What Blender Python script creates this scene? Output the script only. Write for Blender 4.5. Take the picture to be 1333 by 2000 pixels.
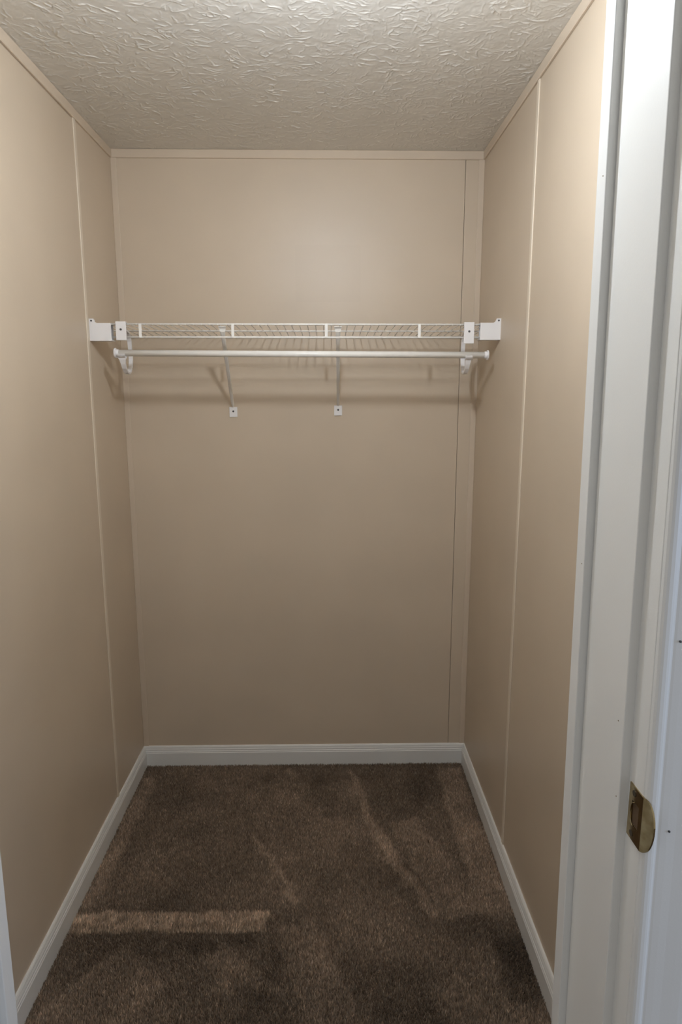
import bpy, bmesh, math, random
import numpy as np
from mathutils import Vector, Matrix

for o in list(bpy.data.objects):
    bpy.data.objects.remove(o, do_unlink=True)
S = bpy.context.scene
COL = S.collection
rng = np.random.default_rng(7)
random.seed(7)

# ------------------------------------------------------------------ camera
cam_d = bpy.data.cameras.new('camera')
cam = bpy.data.objects.new('camera', cam_d)
COL.objects.link(cam)
cam_d.sensor_fit = 'HORIZONTAL'
cam_d.sensor_width = 36.0
cam_d.lens = 36.0 * 1310.8 / 1333.0
cam_d.clip_start = 0.02
right = Vector((9.99835800e-01, -1.81199653e-02, -1.99707457e-04))
up = Vector((3.47417572e-03, 1.80860858e-01, 9.83502557e-01))
fwd = Vector((1.77849129e-02, 9.83341760e-01, -1.80894112e-01))
m = Matrix((right, up, -fwd)).transposed().to_4x4()
m.translation = Vector((0.69331, -2.31761, 1.38582))
cam.matrix_world = m
S.camera = cam

# ------------------------------------------------------------------ world, exposure
wd = bpy.data.worlds.new('world')
S.world = wd
wd.use_nodes = True
bg = wd.node_tree.nodes['Background']
bg.inputs[0].default_value = (0.97, 0.98, 1.0, 1)
bg.inputs[1].default_value = 0.41
S.view_settings.view_transform = 'Standard'
S.view_settings.look = 'None'
S.view_settings.exposure = 0.0
S.view_settings.gamma = 1.0
S.view_settings.use_curve_mapping = False
BULB_STRENGTH = 256.0 * (0.030 / 0.025) ** 2
BULB_COLOR = (1.0, 1.09, 1.19)
BULB = Vector((0.69, -1.30, 1.955))
# daylight of the room outside the closet: a window to the right of the doorway
win = bpy.data.lights.new('room_window_light', 'AREA')
win.shape = 'RECTANGLE'
win.size, win.size_y = 0.9, 1.2
win.energy = 16.0
win.color = (0.50, 0.68, 1.0)
win_o = bpy.data.objects.new('room_window_light', win)
win_o.location = (2.9, -2.9, 1.35)
win_o.rotation_euler = (Vector((1.0, -1.72, 1.0)) - win_o.location).to_track_quat('-Z', 'Y').to_euler()
COL.objects.link(win_o)

# ------------------------------------------------------------------ dimensions (metres)
W = 1.1985          # closet width
H = 2.134           # ceiling height
YF = -1.5746        # inner face of the front wall
YO = -1.713         # outer face of the front wall


# ------------------------------------------------------------------ materials
def new_mat(name, color, rough=0.5, spec=0.5, metal=0.0):
    mt = bpy.data.materials.new(name)
    mt.use_nodes = True
    nt = mt.node_tree
    b = nt.nodes['Principled BSDF']
    b.inputs['Base Color'].default_value = (*color, 1)
    b.inputs['Roughness'].default_value = rough
    b.inputs['Specular IOR Level'].default_value = spec
    b.inputs['Metallic'].default_value = metal
    return mt, nt, b


def noise(nt, scale, detail=3.0, coord='Object', stretch=(1, 1, 1)):
    tc = nt.nodes.new('ShaderNodeTexCoord')
    mp = nt.nodes.new('ShaderNodeMapping')
    mp.inputs['Scale'].default_value = stretch
    nz = nt.nodes.new('ShaderNodeTexNoise')
    nz.inputs['Scale'].default_value = scale
    nz.inputs['Detail'].default_value = detail
    nt.links.new(tc.outputs[coord], mp.inputs['Vector'])
    nt.links.new(mp.outputs['Vector'], nz.inputs['Vector'])
    return nz


def tint(nt, b, nz, c0, c1, lo=0.35, hi=0.65):
    cr = nt.nodes.new('ShaderNodeValToRGB')
    cr.color_ramp.elements[0].position = lo
    cr.color_ramp.elements[1].position = hi
    cr.color_ramp.elements[0].color = (*c0, 1)
    cr.color_ramp.elements[1].color = (*c1, 1)
    nt.links.new(nz.outputs['Fac'], cr.inputs['Fac'])
    nt.links.new(cr.outputs['Color'], b.inputs['Base Color'])
    return cr


def bump(nt, b, nz, strength, dist):
    bp = nt.nodes.new('ShaderNodeBump')
    bp.inputs['Strength'].default_value = strength
    bp.inputs['Distance'].default_value = dist
    nt.links.new(nz.outputs['Fac'], bp.inputs['Height'])
    nt.links.new(bp.outputs['Normal'], b.inputs['Normal'])


def paint_mat(name, c, rough, var=0.03, bscale=420, bstr=0.12, bdist=0.0006, spec=0.5):
    mt, nt, b = new_mat(name, c, rough, spec)
    n1 = noise(nt, 3.0, 2.0)
    tint(nt, b, n1, tuple(v * (1 - var) for v in c), tuple(v * (1 + var) for v in c))
    n2 = noise(nt, bscale, 2.0)
    bump(nt, b, n2, bstr, bdist)
    return mt


BEIGE = (0.62, 0.513, 0.392)
M_WALL = paint_mat('beige_vinyl_panel', BEIGE, 0.40)
M_TRIM = paint_mat('beige_trim_paint', (0.645, 0.535, 0.415), 0.45)
M_BATTEN = paint_mat('pale_batten', (0.76, 0.66, 0.53), 0.35)
M_WHITE = paint_mat('white_trim_paint', (0.80, 0.79, 0.76), 0.35, 0.02)
M_JAMB = paint_mat('white_jamb_paint', (0.80, 0.785, 0.745), 0.35, 0.02)
M_CEIL = paint_mat('ceiling_texture_paint', (0.72, 0.69, 0.635), 0.32, 0.02, 300, 0.1)
M_PLASTIC = paint_mat('white_plastic', (0.86, 0.84, 0.84), 0.30, 0.01, 200, 0.03)
M_WIRE = paint_mat('white_coated_wire', (0.90, 0.88, 0.84), 0.30, 0.01, 200, 0.03)
M_STEEL, _, _ = new_mat('dark_screw_steel', (0.10, 0.10, 0.10), 0.4, 0.5, 0.7)
M_BRASS, _nt, _b = new_mat('worn_brass', (0.50, 0.38, 0.20), 0.17, 0.5, 1.0)
_n = noise(_nt, 90, 3.0)
tint(_nt, _b, _n, (0.34, 0.25, 0.12), (0.50, 0.40, 0.22))
M_DARK, _, _ = new_mat('dark_hole', (0.02, 0.017, 0.013), 0.8, 0.2)
M_SLOT, _, _ = new_mat('brown_screw', (0.05, 0.038, 0.022), 0.5, 0.4)
M_HOLE, _, _ = new_mat('brown_latch_recess', (0.11, 0.07, 0.04), 0.8, 0.2)
M_PORC = paint_mat('porcelain', (0.8, 0.79, 0.76), 0.2, 0.01, 100, 0.02)
M_GROOVE, _, _ = new_mat('panel_backing', (0.34, 0.27, 0.19), 0.8, 0.2)
M_PLATE = paint_mat('patched_paint', tuple(v * 0.982 for v in BEIGE), 0.41)

# carpet: colour per tuft from a vertex attribute, nap shading included, times a fine fibre noise
M_CARPET, nt, b = new_mat('brown_carpet', (0.15, 0.11, 0.085), 0.95, 0.1)
at = nt.nodes.new('ShaderNodeAttribute')
at.attribute_name = 'tuft'
nt.links.new(at.outputs['Color'], b.inputs['Base Color'])
M_CBASE, nt, b = new_mat('carpet_backing', (0.12, 0.09, 0.068), 0.95, 0.1)
tint(nt, b, noise(nt, 160, 4), (0.09, 0.065, 0.048), (0.16, 0.12, 0.09))


# ------------------------------------------------------------------ helpers
def put(o, parent=None):
    COL.objects.link(o)
    if parent is not None:
        o.parent = parent
        o.matrix_parent_inverse = Matrix.Translation(-parent.location)
    return o


def obj(name, bm, mat, parent=None, smooth=False):
    me = bpy.data.meshes.new(name)
    bmesh.ops.recalc_face_normals(bm, faces=bm.faces)
    bm.to_mesh(me)
    bm.free()
    me.materials.append(mat)
    if smooth:
        for p in me.polygons:
            p.use_smooth = True
    return put(bpy.data.objects.new(name, me), parent)


def thing(name, label, cat, loc, group=None):
    o = bpy.data.objects.new(name, None)
    o.empty_display_size = 0.05
    o.location = loc
    COL.objects.link(o)
    o['label'] = label
    o['category'] = cat
    if group:
        o['group'] = group
    return o


def tag(o, label, cat, group=None):
    o['label'] = label
    o['category'] = cat
    if group:
        o['group'] = group
    return o


def struct(o, label=None):
    o['kind'] = 'structure'
    if label:
        o['label'] = label
    return o


def box(bm, x0, x1, y0, y1, z0, z1, bev=0.0):
    r = bmesh.ops.create_cube(bm, size=1.0)
    for v in r['verts']:
        v.co = Vector((x0 + (v.co.x + .5) * (x1 - x0), y0 + (v.co.y + .5) * (y1 - y0), z0 + (v.co.z + .5) * (z1 - z0)))
    if bev > 0:
        es = list({e for v in r['verts'] for e in v.link_edges})
        bmesh.ops.bevel(bm, geom=es, offset=bev, segments=2, affect='EDGES', profile=0.5)
    return bm


def prism(bm, poly, d0, d1, place):
    """Extrude the 2-D polygon between d0 and d1; place(u, v, d) gives the 3-D point."""
    a = [bm.verts.new(place(u, v, d0)) for u, v in poly]
    c = [bm.verts.new(place(u, v, d1)) for u, v in poly]
    n = len(poly)
    bm.faces.new(a)
    bm.faces.new(c[::-1])
    for i in range(n):
        bm.faces.new((a[i], c[i], c[(i + 1) % n], a[(i + 1) % n]))
    return bm


def tube(bm, pts, r, n=8, cap=True):
    pts = [Vector(p) for p in pts]
    rs = r if isinstance(r, (list, tuple)) else [r] * len(pts)
    rings = []
    for i, p in enumerate(pts):
        t = (pts[min(i + 1, len(pts) - 1)] - pts[max(i - 1, 0)]).normalized()
        ref = Vector((1, 0, 0)) if abs(t.x) < 0.8 else Vector((0, 0, 1))
        u = t.cross(ref).normalized()
        w = t.cross(u).normalized()
        rings.append([bm.verts.new(p + rs[i] * (math.cos(2 * math.pi * k / n) * u + math.sin(2 * math.pi * k / n) * w)) for k in range(n)])
    for a, c in zip(rings, rings[1:]):
        for k in range(n):
            bm.faces.new((a[k], a[(k + 1) % n], c[(k + 1) % n], c[k]))
    if cap:
        bm.faces.new(rings[0])
        bm.faces.new(rings[-1][::-1])
    return bm


def disc(bm, c, axis, r, h, n=14):
    c, a = Vector(c), Vector(axis).normalized()
    return tube(bm, [c - a * h / 2, c + a * h / 2], r, n)


def ribbon(bm, pts, widths, th):
    """A strap: pts are (y, z) with its own x centre and width; thickness th in the yz plane."""
    L = []
    n = len(pts)
    for i, (x, y, z) in enumerate(pts):
        a, c = pts[max(i - 1, 0)], pts[min(i + 1, n - 1)]
        ty, tz = c[1] - a[1], c[2] - a[2]
        l = math.hypot(ty, tz) or 1
        ny, nz = -tz / l * th / 2, ty / l * th / 2
        w = widths[i] / 2
        L.append([bm.verts.new((x - w, y + ny, z + nz)), bm.verts.new((x + w, y + ny, z + nz)),
                  bm.verts.new((x + w, y - ny, z - nz)), bm.verts.new((x - w, y - ny, z - nz))])
    for a, c in zip(L, L[1:]):
        for k in range(4):
            bm.faces.new((a[k], a[(k + 1) % 4], c[(k + 1) % 4], c[k]))
    bm.faces.new(L[0])
    bm.faces.new(L[-1][::-1])
    return bm


def screw(name, c, axis, r, mat, parent, h=0.002):
    return obj(name, disc(bmesh.new(), c, axis, r, h, 12), mat, parent)


N = bmesh.new

# ------------------------------------------------------------------ floor and carpet
floor = struct(obj('floor', box(N(), -1.0, 2.4, -3.2, 0.1, -0.10, -0.006), M_CBASE), 'carpeted closet floor')

# carpet pile: one three-sided tuft every 3 mm, leaning where the vacuum and feet brushed it
STEP = 0.0031
gx = np.arange(0.004, W - 0.002, STEP)
gy = np.arange(YF - 0.14, -0.004, STEP)
X, Y = [a.ravel() for a in np.meshgrid(gx, gy)]
X = X + rng.uniform(-.5, .5, X.size) * STEP
Y = Y + rng.uniform(-.5, .5, Y.size) * STEP
keep = (X > 0.008) & (X < W - 0.008) & (Y < -0.008)
keep &= (Y > YF) | ((X > 0.27) & (X < 0.99))
X, Y = X[keep], Y[keep]


def fbm(x, y, scale, octs, seed):
    r = np.random.default_rng(seed)
    out = np.zeros_like(x)
    amp = 1.0
    for o in range(octs):
        g = r.uniform(-1, 1, (64, 64))
        u, v = x * scale + 100.3, y * scale + 57.1
        iu, iv = np.floor(u).astype(int), np.floor(v).astype(int)
        fu, fv = u - iu, v - iv
        fu, fv = fu * fu * (3 - 2 * fu), fv * fv * (3 - 2 * fv)
        G = lambda a, c: g[a % 64, c % 64]
        out += amp * ((G(iu, iv) * (1 - fu) + G(iu + 1, iv) * fu) * (1 - fv) + (G(iu, iv + 1) * (1 - fu) + G(iu + 1, iv + 1) * fu) * fv)
        scale *= 2.03
        amp *= 0.55
    return out


def seg_mask(x, y, p, q, w0, w1, soft):
    p, q = np.array(p), np.array(q)
    d = q - p
    L = np.hypot(*d)
    d = d / L
    s = (x - p[0]) * d[0] + (y - p[1]) * d[1]
    t = np.abs(-(x - p[0]) * d[1] + (y - p[1]) * d[0])
    w = w0 + (w1 - w0) * np.clip(s / L, 0, 1)
    return np.clip((w - t) / soft, 0, 1) * np.clip(s / soft, 0, 1) * np.clip((L - s) / soft, 0, 1)


nap = 0.55 * fbm(X, Y, 5.0, 4, 3)                       # brushed patches
wob = 0.012 * fbm(X, Y, 18, 2, 9)
nap += 1.9 * seg_mask(X + .5 * wob, Y + .5 * wob, (-0.05, -0.757), (0.53, -0.765), .034, .036, .006) * (0.85 + 0.25 * fbm(X, Y, 40, 2, 77))
light = np.zeros_like(X)
for p, q_, w0, w1, a in (((.765, -.04), (.848, -.45), .016, .030, .95), ((.840, -.42), (.985, -.76), .030, .026, .95),
                         ((.445, -.41), (.61, -.71), .018, .022, .9), ((.36, -.86), (.60, -.98), .03, .03, .6),
                         ((1.13, -.04), (1.14, -.76), .055, .06, .95), ((.93, -.34), (1.07, -.76), .05, .08, .75),
                         ((.045, -.08), (.035, -.72), .035, .03, .75), ((.60, -.76), (.72, -1.12), .06, .08, .55),
                         ((.24, -.88), (.05, -1.15), .10, .10, .6), ((.95, -.95), (1.08, -1.14), .06, .05, .6), ((.53, -.03), (.56, -.12), .02, .02, .8),
                         ((.40, -.80), (.46, -1.0), .02, .02, .6)):
    light = np.maximum(light, a * seg_mask(X + .7 * wob, Y + .7 * wob, p, q_, w0, w1, .018))
nap += light
for p, q_, w0, w1, a in (((1.16, -.80), (1.16, -1.02), .07, .07, .8), ((.25, -.10), (.5, -.12), .05, .05, .35),
                         ((.2, -.84), (.5, -.85), .03, .03, .45), ((.62, -.10), (.70, -.34), .04, .05, .5), ((.98, -.08), (.99, -.3), .05, .04, .6)):
    nap -= a * seg_mask(X + 2 * wob, Y + 2 * wob, p, q_, w0, w1, .03)
K = X.size
ang0 = rng.uniform(0, 2 * np.pi, K)
rad = rng.uniform(.0016, .0027, K)
hgt = rng.uniform(.006, .0095, K) + .0012 * fbm(X, Y, 60, 2, 5)
lx = rng.normal(0, .0022, K)
ly = rng.normal(0, .0022, K) + np.clip(nap, -1.5, 2) * .0030
V = np.zeros((K, 4, 3), np.float32)
for k in range(3):
    a = ang0 + k * 2 * np.pi / 3
    V[:, k, 0] = X + rad * np.cos(a)
    V[:, k, 1] = Y + rad * np.sin(a)
    V[:, k, 2] = -.0058
V[:, 3, 0], V[:, 3, 1], V[:, 3, 2] = X + lx, Y + ly, hgt - .004
base = (np.arange(K) * 4)[:, None]
T = np.concatenate([base + np.array(t) for t in ((0, 1, 3), (1, 2, 3), (2, 0, 3))], 1).reshape(-1)
me = bpy.data.meshes.new('carpet_pile')
me.vertices.add(K * 4)
me.vertices.foreach_set('co', V.reshape(-1))
me.loops.add(T.size)
me.loops.foreach_set('vertex_index', T.astype(np.int32))
me.polygons.add(T.size // 3)
me.polygons.foreach_set('loop_start', np.arange(0, T.size, 3, dtype=np.int32))
me.update(calc_edges=True)
shade = np.exp(rng.normal(0, .32, K) + .12 * fbm(X, Y, 90, 2, 21)) * np.exp(.50 * np.clip(nap, -1.5, 2))  # nap term paints the brushed pile's light and dark sheen into the colour
hue = rng.normal(0, .035, K)
base_c = np.array([.185, .136, .098])
cc = np.ones((K, 4, 4), np.float32)
for k in range(4):
    cc[:, k, 0] = base_c[0] * shade * (1 + hue)
    cc[:, k, 1] = base_c[1] * shade
    cc[:, k, 2] = base_c[2] * shade * (1 - hue)
ca = me.color_attributes.new('tuft', 'FLOAT_COLOR', 'POINT')
ca.data.foreach_set('color', cc.reshape(-1))
me.materials.append(M_CARPET)
pile = put(bpy.data.objects.new('carpet_pile', me), floor)
pile['kind'] = 'stuff'

# ------------------------------------------------------------------ ceiling with stomped texture (real relief)
CS = 0.0015
nx, ny = int(W / CS) + 1, int(-YF / CS) + 1
hx = np.linspace(0, W, nx)
hy = np.linspace(YF, 0, ny)
dx, dy = hx[1] - hx[0], hy[1] - hy[0]
HM = np.zeros((ny, nx), np.float32)


def stroke(p, ang, length, bend, w, h):
    n = max(5, int(length / .0035))
    x, y = p
    pts = []
    kink = 0.0
    for i in range(n):
        pts.append((x, y))
        kink = kink * .6 + random.gauss(0, .33)
        ang_i = ang + bend * (i / n - .5) + kink
        x += math.cos(ang_i) * length / n
        y += math.sin(ang_i) * length / n
    A = np.array(pts)
    lo, hi = A.min(0) - .008, A.max(0) + .008
    i0, i1 = int(max(0, (lo[0]) / dx)), int(min(nx, hi[0] / dx + 2))
    j0, j1 = int(max(0, (lo[1] - YF) / dy)), int(min(ny, (hi[1] - YF) / dy + 2))
    if i1 - i0 < 2 or j1 - j0 < 2:
        return
    gx_, gy_ = np.meshgrid(hx[i0:i1], hy[j0:j1])
    best = np.zeros_like(gx_)
    for s in range(n - 1):
        a, c = A[s], A[s + 1]
        d = c - a
        L2 = d @ d
        t = np.clip(((gx_ - a[0]) * d[0] + (gy_ - a[1]) * d[1]) / L2, 0, 1)
        dd = (gx_ - a[0] - t * d[0]) ** 2 + (gy_ - a[1] - t * d[1]) ** 2
        f = (s + .5) / (n - 1)
        hh = h * min(1, 4 * f, 4 * (1 - f)) * (.7 + .3 * math.sin(5 * f + p[0] * 90))
        best = np.maximum(best, hh * np.exp(-dd / (w * w)))
    HM[j0:j1, i0:i1] = np.maximum(HM[j0:j1, i0:i1], best)


stomps = []
yy = YF - .04
row = 0
while yy < .05:
    xx = -.05 + (row % 2) * .06
    while xx < W + .05:
        stomps.append((xx + random.uniform(-.035, .035), yy + random.uniform(-.035, .035)))
        xx += .11
    yy += .085
    row += 1
for cx, cy in stomps:
    n = random.randint(32, 46)
    a0 = random.uniform(0, 6.28)
    for k in range(n):
        a = a0 + 2 * math.pi * k / n + random.gauss(0, .25)
        r0 = random.uniform(.008, .065)
        stroke((cx + math.cos(a) * r0, cy + math.sin(a) * r0), a + random.gauss(0, .45), random.choice((.014, .025, .035, .05)) * random.uniform(.8, 1.2),
               random.uniform(-.9, .9), random.uniform(.0012, .0018), random.choice((.0005, .0009, .0013, .0018)) * random.uniform(.8, 1.2))
GX, GY = np.meshgrid(hx, hy)
HM += (.0004 * fbm(GX.ravel(), GY.ravel(), 45, 3, 31)).reshape(HM.shape)
edge = np.minimum.reduce([GX / .01, (W - GX) / .01, -GY / .01, np.ones_like(GX)])
HM *= np.clip(edge, 0, 1)
V = np.stack([GX, GY, H - HM], -1).reshape(-1, 3).astype(np.float32)
ii = (np.arange(ny - 1)[:, None] * nx + np.arange(nx - 1)[None]).ravel()
F = np.stack([ii, ii + nx, ii + nx + 1, ii + 1], -1).reshape(-1).astype(np.int32)
me = bpy.data.meshes.new('ceiling_texture')
me.vertices.add(len(V))
me.vertices.foreach_set('co', V.reshape(-1))
me.loops.add(F.size)
me.loops.foreach_set('vertex_index', F)
me.polygons.add(F.size // 4)
me.polygons.foreach_set('loop_start', np.arange(0, F.size, 4, dtype=np.int32))
me.update(calc_edges=True)
me.polygons.foreach_set('use_smooth', np.ones(F.size // 4, bool))
me.materials.append(M_CEIL)
ceiling = struct(obj('ceiling', box(N(), -1.0, 2.4, -3.2, 0.1, H + .004, H + .10), M_CEIL), 'white stomp-textured closet ceiling')
relief = put(bpy.data.objects.new('stomp_texture', me), ceiling)
relief['kind'] = 'stuff'

# ------------------------------------------------------------------ walls: backing slab + panels
PT = 0.010


def wall(name, slab, label):
    return struct(obj(name, box(N(), *slab), M_GROOVE), label)


wb = wall('wall_back', (-.1, W + .1, PT, .1, 0, H), 'beige panelled back wall')
XS0, XS1 = 1.1366, 1.1380
obj('wall_panel', box(N(), 0.0, XS0, 0, PT, 0, H, .0006), M_WALL, wb)
obj('wall_panel', box(N(), XS1, W, 0.0004, PT, 0, H, .0006), M_WALL, wb)
obj('corner_strip', box(N(), 0.0, .019, -.0025, 0, .07, H - .024, .0012), M_TRIM, wb)
obj('corner_strip', box(N(), W - .019, W, -.0025, 0, .07, H - .024, .0012), M_TRIM, wb)
patch = obj('paint_patch', box(N(), .585, .80, -.0003, .001, 1.668, 1.848), M_PLATE, wb)
patch['label'] = 'faint repainted rectangle'

YL, YR = -.316, -.571
wl = wall('wall_left', (-.1, -PT, YF - .02, .1, 0, H), 'beige panelled left wall')
obj('wall_panel', box(N(), -PT, 0, YL + .0005, PT, 0, H, .0005), M_WALL, wl)
obj('wall_panel', box(N(), -PT, 0, YF, YL - .0005, 0, H, .0005), M_WALL, wl)
bt = obj('batten', box(N(), 0, .0032, YL - .008, YL + .008, .066, H - .024, .001), M_BATTEN, wl)
bt['label'] = 'pale narrow batten over the seam'
wr = wall('wall_right', (W + PT, W + .1, YF - .02, .1, 0, H), 'beige panelled right wall')
obj('wall_panel', box(N(), W, W + PT, YR + .0005, PT, 0, H, .0005), M_WALL, wr)
obj('wall_panel', box(N(), W, W + PT, YF, YR - .0005, 0, H, .0005), M_WALL, wr)
bt = obj('batten', box(N(), W - .0034, W, YR - .008, YR + .008, .066, H - .024, .001), M_BATTEN, wr)
bt['label'] = 'pale narrow batten over the seam'

# front wall around the doorway (its right half carries the slightly leaning jamb)
LEAN = -0.0106


def lx_(x, z):
    return x + LEAN * (z - 1.33)


def leaning(bm):
    for v in bm.verts:
        v.co.x = lx_(v.co.x, v.co.z)
    return bm


DOOR_H = 2.03
fr = N()
box(fr, -1.0, .235, YO + .004, YF, 0, H)
box(fr, .235, 1.03, YO + .004, YF, DOOR_H + .02, H)
prism(fr, [(1.024, YO + .004), (2.4, YO + .004), (2.4, YF), (1.024, YF)], 0, H,
      lambda u, v, d: (lx_(u, d) if u < 1.5 else u, v, d))
wf = struct(obj('wall_front', fr, M_WALL), 'beige wall around the doorway')

# ------------------------------------------------------------------ ceiling trim (flat beige strips) and baseboards
HT = .0262


def cove(name, segs, axis, label):
    root = None
    for (a, c, off, dz) in segs:
        poly = [(0, H - HT + dz), (.0045, H - HT + dz), (.0060, H - HT + .002 + dz), (.0060, H - .0015), (.003, H + .001), (0, H + .001)]
        if axis == 'back':
            f = lambda u, v, d, o=off: (d, -u - o, v)
        elif axis == 'left':
            f = lambda u, v, d, o=off: (u + o, d, v)
        else:
            f = lambda u, v, d, o=off: (W - u - o, d, v)
        bm = prism(N(), poly, a, c, f)
        if root is None:
            root = struct(obj(name, bm, M_TRIM), label)
        else:
            obj('trim_length', bm, M_TRIM, root)
    return root


cove('trim_1', [(0.0, W, 0, 0)], 'back', 'flat beige ceiling trim on the back wall')
cove('trim_2', [(-.331, -.006, 0, 0.0005), (YF, -.3313, .0012, -.0015)], 'left', 'flat beige ceiling trim on the left wall')
cove('trim_3', [(YR, -.006, 0, 0), (YF, YR - .0004, .0006, -.0006)], 'right', 'flat beige ceiling trim on the right wall')

HB = .0757
PROFILE = [(0, -.006), (.0112, -.006), (.0112, .050), (.0098, .0525), (.0098, .0560), (.0080, .0585), (.0080, .0625),
           (.0058, .0680), (.0058, .0705), (.0035, HB - .0012), (.0022, HB), (0, HB)]


def baseboard(name, segs, axis, label):
    root = None
    for (a, c, up_, off, mit) in segs:
        bm = N()
        place = {'back': lambda u, v, d: (d, -u, v), 'left': lambda u, v, d: (u, d, v), 'right': lambda u, v, d: (W - u, d, v)}[axis]
        P = [(u + (off if u > 0 else 0), v + (up_ if v > .01 else 0)) for u, v in PROFILE]
        A = [bm.verts.new(place(u, v, a + (u if mit[0] else 0))) for u, v in P]
        C = [bm.verts.new(place(u, v, c - (u if mit[1] else 0))) for u, v in P]
        bm.faces.new(A)
        bm.faces.new(C[::-1])
        for i in range(len(P)):
            j = (i + 1) % len(P)
            bm.faces.new((A[i], C[i], C[j], A[j]))
        if root is None:
            root = struct(obj(name, bm, M_WHITE), label)
        else:
            obj('baseboard_length', bm, M_WHITE, root)
    return root


baseboard('baseboard_back', [(0, W, 0, 0, (1, 1))], 'back', 'white moulded baseboard on the back wall')
baseboard('baseboard_left', [(YL, 0, 0, 0, (0, 1)), (YF, YL - .0004, .0015, .0010, (0, 0))], 'left', 'white moulded baseboard on the left wall')
baseboard('baseboard_right', [(YR + .012, 0, 0, 0, (0, 1)), (YF, YR + .0116, .003, .0016, (0, 0))], 'right', 'white moulded baseboard on the right wall')

# ------------------------------------------------------------------ door frame (no door leaf in view)
XR = 1.0043
frame = thing('door_1', 'white painted door frame around the closet doorway', 'door frame', (.64, YO, 0))
frame['kind'] = 'structure'
del frame['category']
ZT = DOOR_H
Y4, Y3, Y0 = -1.6806, -1.5746, -1.5496


def board(name, x0, x1, y0, y1, lean, mat, z1=ZT, bev=.0012):
    bm = box(N(), x0, x1, y0, y1, -.004, z1, bev)
    if lean:
        leaning(bm)
    return obj(name, bm, mat, frame)


# right side
board('jamb', XR, 1.0240, YO, Y4 + .002, 1, M_JAMB)
board('door_stop', .9943, 1.0240, Y4, Y3, 1, M_JAMB)
board('inner_trim', .9850, 1.040, Y3 + .0004, Y0, 1, M_WHITE)
# left side (a mirror image, seen only at the bottom corner)
board('jamb', .2350, .2550, YO, Y4 + .002, 0, M_JAMB)
board('door_stop', .2350, .2650, Y4, Y3, 0, M_JAMB)
board('inner_trim', .2200, .2745, Y3 + .0004, Y0, 0, M_WHITE)
# head
obj('jamb', box(N(), .235, 1.024, YO, Y4 + .002, ZT, ZT + .02), M_JAMB, frame)
obj('door_stop', box(N(), .2650, 1.0, Y4, Y3, ZT - .010, ZT + .02), M_JAMB, frame)

# moulded casing on the outer face (profile across its width, thickness towards the room)
CP = [(0, 0), (0, .0040), (.0006, .0072), (.0022, .0098), (.0045, .0110), (.0078, .0113), (.0102, .0108), (.0122, .0095), (.0136, .0092), (.016, .0100),
      (.022, .0112), (.030, .0124), (.040, .0146), (.047, .0160), (.052, .0165), (.055, .0150), (.057, .0120), (.057, 0)]


def casing(x_in, sgn, lean):
    f = lambda u, v, d: ((lx_(x_in + sgn * u, d) if lean else x_in + sgn * u), YO + .0035 - v, d)
    return obj('casing', prism(N(), CP, -.004, ZT + .03, f), M_WHITE, frame)


cas = casing(XR + .0007, 1, True)
casing(.2550 - .0007, -1, False)
hc = prism(N(), CP, .19, 1.07, lambda u, v, d: (d, YO + .0035 - v, ZT + .005 + u))
obj('casing', hc, M_WHITE, frame)
# set nails, as the photograph shows them
for x, y, z, ax in ((1.0258, -1.7204, 1.150, (0, 1, 0)), (1.0325, -1.7210, .950, (0, 1, 0))):
    screw('nail_head', (x, y, z), ax, .0011, M_STEEL, frame, .002)
for x, y, z in ((.9850, -1.567, 1.605), (.9850, -1.568, 1.186), (.9943, -1.668, 1.042), (.9943, -1.675, .959)):
    screw('nail_head', (lx_(x, z), y, z), (1, 0, 0), .0007, M_GROOVE, frame, .001)

# ------------------------------------------------------------------ brass strike plate
ZS = .9535
xs_ = lx_(XR, ZS)
sp = thing('strike_plate', 'small brass strike plate with curved lip on the white jamb', 'strike plate', (xs_, -1.70, ZS))
bm = N()
nz_, ny_ = 22, 16
half = .0296
TH = .0016
YFOLD, LIPL = -1.7155, .0120
ycols = np.concatenate([np.linspace(-1.686, YFOLD, 9), YFOLD - LIPL * np.sin(np.linspace(0, math.pi / 2, 11)[1:])])
grid = {}
for j, yv in enumerate(ycols):
    s = max(0.0, (YFOLD - yv) / LIPL)            # 0 at the jamb edge, 1 at the lip tip
    hh = half * max(.02, 1 - s ** 2.4) ** .5
    dxl = .0068 * s
    for i in range(nz_ + 1):
        grid[j, i] = (xs_ - TH + dxl, yv, ZS - hh + 2 * hh * i / nz_)


def hole(j, i):
    yc = (ycols[j] + ycols[j + 1]) / 2
    zc = (grid[j, i][2] + grid[j, i + 1][2]) / 2 - ZS
    return -1.7065 < yc < -1.692 and abs(zc) < .0125


top, bot = {}, {}
for k, p in grid.items():
    top[k] = bm.verts.new(p)
    bot[k] = bm.verts.new((p[0] + TH, p[1], p[2]))
nj = len(ycols)
cells = {(j, i) for j in range(nj - 1) for i in range(nz_) if not hole(j, i)}
for (j, i) in cells:
    q4 = [(j, i), (j + 1, i), (j + 1, i + 1), (j, i + 1)]
    bm.faces.new([top[k] for k in q4])
    bm.faces.new([bot[k] for k in q4[::-1]])
    for a, c, nb in ((q4[0], q4[1], (j, i - 1)), (q4[1], q4[2], (j + 1, i)), (q4[2], q4[3], (j, i + 1)), (q4[3], q4[0], (j - 1, i))):
        if nb not in cells:
            bm.faces.new((top[a], bot[a], bot[c], top[c]))
bmesh.ops.remove_doubles(bm, verts=bm.verts, dist=1e-6)
obj('plate', bm, M_BRASS, sp, smooth=False)
lh = obj('latch_hole', box(N(), xs_ - .0004, xs_ + .0002, -1.7066, -1.6920, ZS - .0128, ZS + .0128), M_HOLE, sp)  # thin sheet: the recess is not cut, its darkness is in the colour
lh['label'] = 'thin dark sheet for the shaded latch opening'
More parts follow.
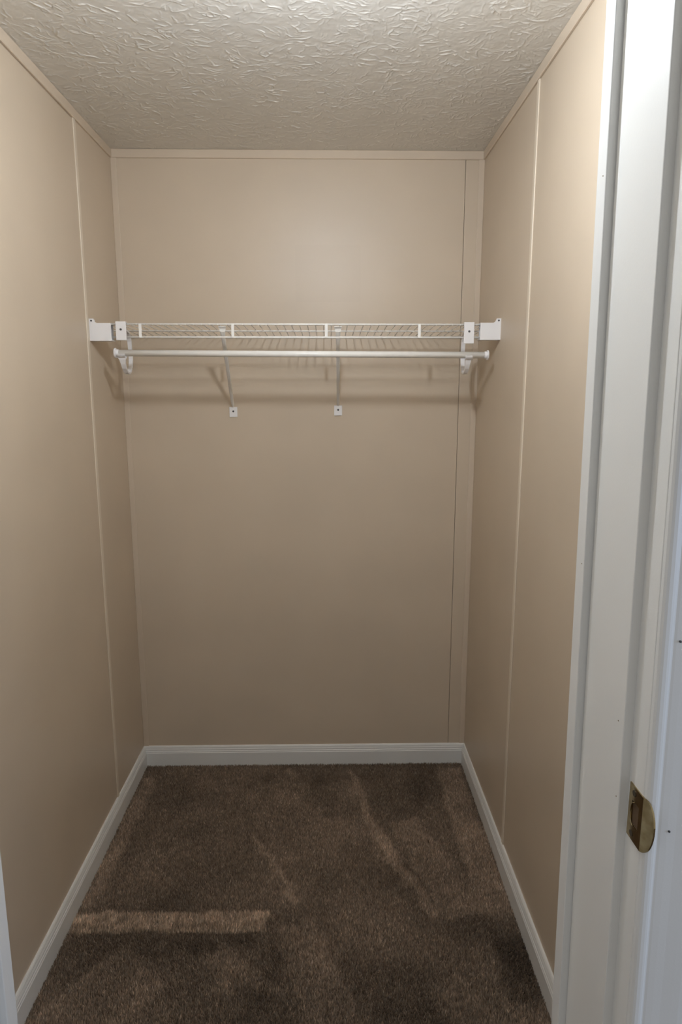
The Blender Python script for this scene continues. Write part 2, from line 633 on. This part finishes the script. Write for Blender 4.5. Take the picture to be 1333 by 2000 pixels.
# rim of the opening, rolled inwards
rim = N()
tube(rim, [(xs_ - TH - .0002, -1.6985 + .0070 * math.cos(t), ZS + .0130 * math.sin(t)) for t in np.linspace(math.pi / 2, 3 * math.pi / 2 + .01, 13) * -1 + math.pi], .0006, 6)
obj('rim', rim, M_BRASS, sp, smooth=True)
for dz in (-.0225, .0225):
    screw('screw', (xs_ - TH, -1.6965, ZS + dz), (1, 0, 0), .0033, M_SLOT, sp, .0012)

# ------------------------------------------------------------------ wire shelf
YLIP = -.285
ZT0, ZB0 = 1.5705, 1.5335                # front lip: upper and lower wire
sh = thing('wire_shelf', 'long white wire shelf across the closet back wall', 'shelf', (W / 2, -.14, ZB0))
for name, y, z, r in (('front_wire', YLIP, ZT0, .0029), ('front_wire', YLIP, ZB0, .0029), ('cross_wire', -.142, ZT0 - .0075, .0024), ('cross_wire', -.007, ZT0 - .0150, .0026)):
    x0, x1 = (.030, W - .030) if name == 'front_wire' else (.006, W - .006)
    obj(name, tube(N(), [(x0, y, z), (x1, y, z)], r, 10), M_WIRE, sh, smooth=True)
mesh0 = None
x = .6786 - 28 * .0237
while x < W - .012:
    if x > .012:
        if mesh0 is None:
            bm = tube(N(), [(0, -.0035, ZT0 - .0108), (0, -.142, ZT0 - .0038), (0, -.276, ZT0 + .0008), (0, -.2868, ZT0 + .0006), (0, -.2885, ZT0 - .0028)], .0013, 6)
            w0 = obj('deck_wire', bm, M_WIRE, sh, smooth=True)
            mesh0 = w0.data
        else:
            w0 = put(bpy.data.objects.new('deck_wire', mesh0), sh)
        w0.location.x = x
    x += .0237
for x in (.1445, .4135, .687, .9605):
    obj('lip_tie', box(N(), x - .0042, x + .0042, YLIP - .0046, YLIP - .0022, ZB0 - .0015, ZT0 + .0015, .0006), M_WIRE, sh)

# end brackets on the side walls
YB0, YB1 = -.296, -.258
GROUP_B = 'plastic end brackets of the wire shelf'


def end_bracket(side, x_of, z0, z1, label, xs_len):
    t = thing('end_bracket', label, 'bracket', (x_of(0), (YB0 + YB1) / 2, z0), GROUP_B)
    zt = z1 + .0125
    # wall flange
    pl = [(YB0, z0), (YB1, z0), (YB1, zt), (YB0, zt)]
    bm = N()
    prism(bm, [(0, z0), (.0050, z0), (.0050, zt), (0, zt)], YB0 + .006, YB1, lambda u, v, d: (x_of(u), d, v))
    obj('wall_flange', bm, M_PLASTIC, t)
    bm = N()      # front cheek with the small ear that takes the screw
    ear = [(0, z0), (xs_len, z0), (xs_len, z1), (.022, z1), (.0165, z1 + .0035), (.0125, zt), (0, zt)]
    prism(bm, ear, YB0, YB0 + .0035, lambda u, v, d: (x_of(u), d, v))
    obj('front_plate', bm, M_PLASTIC, t)
    bm = N()      # sleeve that holds the lip: top, bottom and back walls
    prism(bm, [(.0045, z0 + .0001), (xs_len, z0 + .0001), (xs_len, z0 + .0032), (.0045, z0 + .0032)], YB0 + .0034, YB1, lambda u, v, d: (x_of(u), d, v))
    prism(bm, [(.0045, z1 - .0030), (xs_len, z1 - .0030), (xs_len, z1 - .0001), (.0045, z1 - .0001)], YB0 + .0034, YB1, lambda u, v, d: (x_of(u), d, v))
    prism(bm, [(.0045, z0 + .0031), (xs_len - .004, z0 + .0031), (xs_len - .004, z1 - .0029), (.0045, z1 - .0029)], YB1 - .003, YB1, lambda u, v, d: (x_of(u), d, v))
    obj('sleeve', bm, M_PLASTIC, t)
    screw('screw', (x_of(.0068), YB0 - .0003, zt - .006), (0, 1, 0), .0026, M_STEEL, t, .002)
    return t


end_bracket('left', lambda u: u, 1.5225, 1.5725, 'white plastic shelf end bracket screwed to the left wall', .062)
end_bracket('right', lambda u: W - u, 1.5265, 1.5750, 'white plastic shelf end bracket screwed to the right wall', .060)

# hanging rod
zl, zr = 1.4885, 1.4832
rod = thing('closet_rod', 'white round hanging rod below the wire shelf', 'rod', (W / 2, -.285, (zl + zr) / 2))
zf = lambda x: zl + (zr - zl) * (x - .07) / 1.095
obj('rod_tube', tube(N(), [(.070, -.285, zf(.070)), (1.163, -.285, zf(1.163))], .0093, 20), M_WIRE, rod, smooth=True)
for x in (.068, 1.165):
    ec = N()
    s = -1 if x < .5 else 1
    tube(ec, [(x - s * .010, -.285, zf(x)), (x - s * .0025, -.285, zf(x)), (x - s * .0024, -.285, zf(x)), (x + s * .0016, -.285, zf(x)), (x + s * .0022, -.285, zf(x))],
         [.0104, .0104, .0142, .0142, .0130], 20)
    obj('end_cap', ec, M_PLASTIC, rod)

# rod hooks clipped over the shelf lip
GROUP_H = 'plastic hooks that carry the rod'


def rod_hook(xc, zp0, zp1, xh, zrod, lean, label):
    t = thing('rod_hook', label, 'hook', (xc, -.25, zp0), GROUP_H)
    obj('clip_plate', box(N(), xc - .0150, xc + .0150, -.2958, -.2908, zp0, zp1, .0012), M_PLASTIC, t)
    obj('clip_top', box(N(), xc - .0142, xc + .0142, -.2910, -.278, ZT0 + .0036, ZT0 + .0066, .0008), M_PLASTIC, t)
    obj('clip_neck', box(N(), xh - .0060, xh + .0060, -.2910, -.2735, 1.5405, 1.5635, .0008), M_PLASTIC, t)
    screw('screw', (xc, -.2960, (zp0 + zp1) / 2 + .004), (0, 1, 0), .0032, M_STEEL, t, .0022)
    path = [(-.275, 1.5590), (-.248, 1.5585), (-.218, 1.550), (-.203, 1.527), (-.197, 1.500), (-.197, 1.475), (-.203, 1.452),
            (-.217, 1.437), (-.235, 1.431), (-.254, 1.435), (-.268, 1.446), (-.277, 1.458), (-.283, 1.470), (-.285, zrod - .0093)]
    n = len(path)
    wd_ = [.012] * 10 + [.013, .014, .018, .030]
    obj('hook_arm', ribbon(N(), [(xh, y, z) for i, (y, z) in enumerate(path)], wd_, .0055), M_PLASTIC, t)
    cr = N()       # saddle under and behind the rod
    R0, R1 = .0094, .0135
    a0, a1 = math.radians(170), math.radians(345)
    arc = [(-.285 - R0 * math.cos(a), zrod + R0 * math.sin(a)) for a in np.linspace(a0, a1, 12)]
    arc += [(-.285 - R1 * math.cos(a), zrod + R1 * math.sin(a)) for a in np.linspace(a1, a0, 12)]
    prism(cr, arc, xh - .010, xh + .010, lambda u, v, d: (d, u, v))
    obj('saddle', cr, M_PLASTIC, t)
    return t


rod_hook(.0905, 1.5240, 1.5775, .0870, zf(.087), 0, 'white plastic rod hook clipped on the shelf near the left wall')
rod_hook(1.1060, 1.5160, 1.5768, 1.1080, zf(1.108), 0, 'white plastic rod hook clipped on the shelf near the right wall')

# diagonal braces down to the back wall
GROUP_S = 'diagonal support braces of the wire shelf'


def brace(xt, xb, zb, label):
    t = thing('shelf_brace', label, 'brace', (xb, 0, zb), GROUP_S)
    A, Bt = Vector((xb, -.006, zb + .013)), Vector((xt, -.272, ZT0 - .018))
    d = (Bt - A).normalized()
    sx = Vector((1, 0, 0))
    sx = (sx - d * sx.dot(d)).normalized()
    nn = d.cross(sx).normalized()
    bm = N()
    prev = None
    L = (Bt - A).length
    for f, w, th in ((0, .005, .004), (.04, .009, .007), (.12, .0105, .009), (.85, .0115, .009), (.95, .013, .007), (1.0, .016, .004)):
        c = A + d * L * f
        ring = [bm.verts.new(c + sx * (a * w / 2) + nn * (e * th / 2)) for a, e in ((-1, -.4), (-.6, 1), (.6, 1), (1, -.4), (.55, -1), (-.55, -1))]
        if prev:
            for k in range(6):
                bm.faces.new((prev[k], prev[(k + 1) % 6], ring[(k + 1) % 6], ring[k]))
        else:
            bm.faces.new(ring)
        prev = ring
    bm.faces.new(prev[::-1])
    obj('strut', bm, M_WIRE, t)
    bm = N()       # hook over the lip
    ribbon(bm, [(xt, -.270, ZT0 - .020), (xt, -.2725, ZT0 - .012), (xt, -.2775, ZT0 - .0065), (xt, -.2815, ZT0 - .0055)], [.013, .019, .022, .022], .0022)
    obj('lip_hook', bm, M_WIRE, t)
    fb = box(N(), xb - .0135, xb + .0135, -.0035, 0, zb - .022, zb + .0125, .001)
    obj('foot_plate', fb, M_PLASTIC, t)
    screw('screw', (xb, -.0040, zb - .0025), (0, 1, 0), .0034, M_STEEL, t, .0022)
    return t


brace(.381, .3685, 1.312, 'white diagonal shelf brace, left of the two')
brace(.7215, .7255, 1.317, 'white diagonal shelf brace, right of the two')

# ------------------------------------------------------------------ ceiling lamp of the closet (just above the frame)
lamp = thing('ceiling_lamp', 'bare bulb in a porcelain holder on the closet ceiling', 'lamp', (BULB.x, BULB.y, H - .002))


def lathe(bm, prof, n=24):
    rings = [[bm.verts.new((BULB.x + r * math.cos(2 * math.pi * k / n), BULB.y + r * math.sin(2 * math.pi * k / n), z)) for k in range(n)] for r, z in prof]
    for a, c in zip(rings, rings[1:]):
        for k in range(n):
            bm.faces.new((a[k], a[(k + 1) % n], c[(k + 1) % n], c[k]))
    bm.faces.new(rings[0])
    bm.faces.new(rings[-1][::-1])
    return bm


obj('canopy', lathe(N(), [(.056, H - .003), (.056, H - .014), (.050, H - .022), (.030, H - .030)]), M_PORC, lamp, True)
obj('lamp_socket', lathe(N(), [(.026, H - .029), (.023, H - .050), (.022, H - .085), (.020, H - .090)]), M_PORC, lamp, True)
M_BULB, nt, b = new_mat('glowing_bulb', (1, 1, 1), .3)
b.inputs['Emission Color'].default_value = (*BULB_COLOR, 1)
b.inputs['Emission Strength'].default_value = BULB_STRENGTH
bz = BULB.z
obj('bulb', lathe(N(), [(.012, H - .089), (.013, bz + .046), (.018, bz + .030), (.023, bz + .014), (.025, bz), (.0235, bz - .010), (.018, bz - .018), (.009, bz - .024), (.002, bz - .025)]), M_BULB, lamp, True)
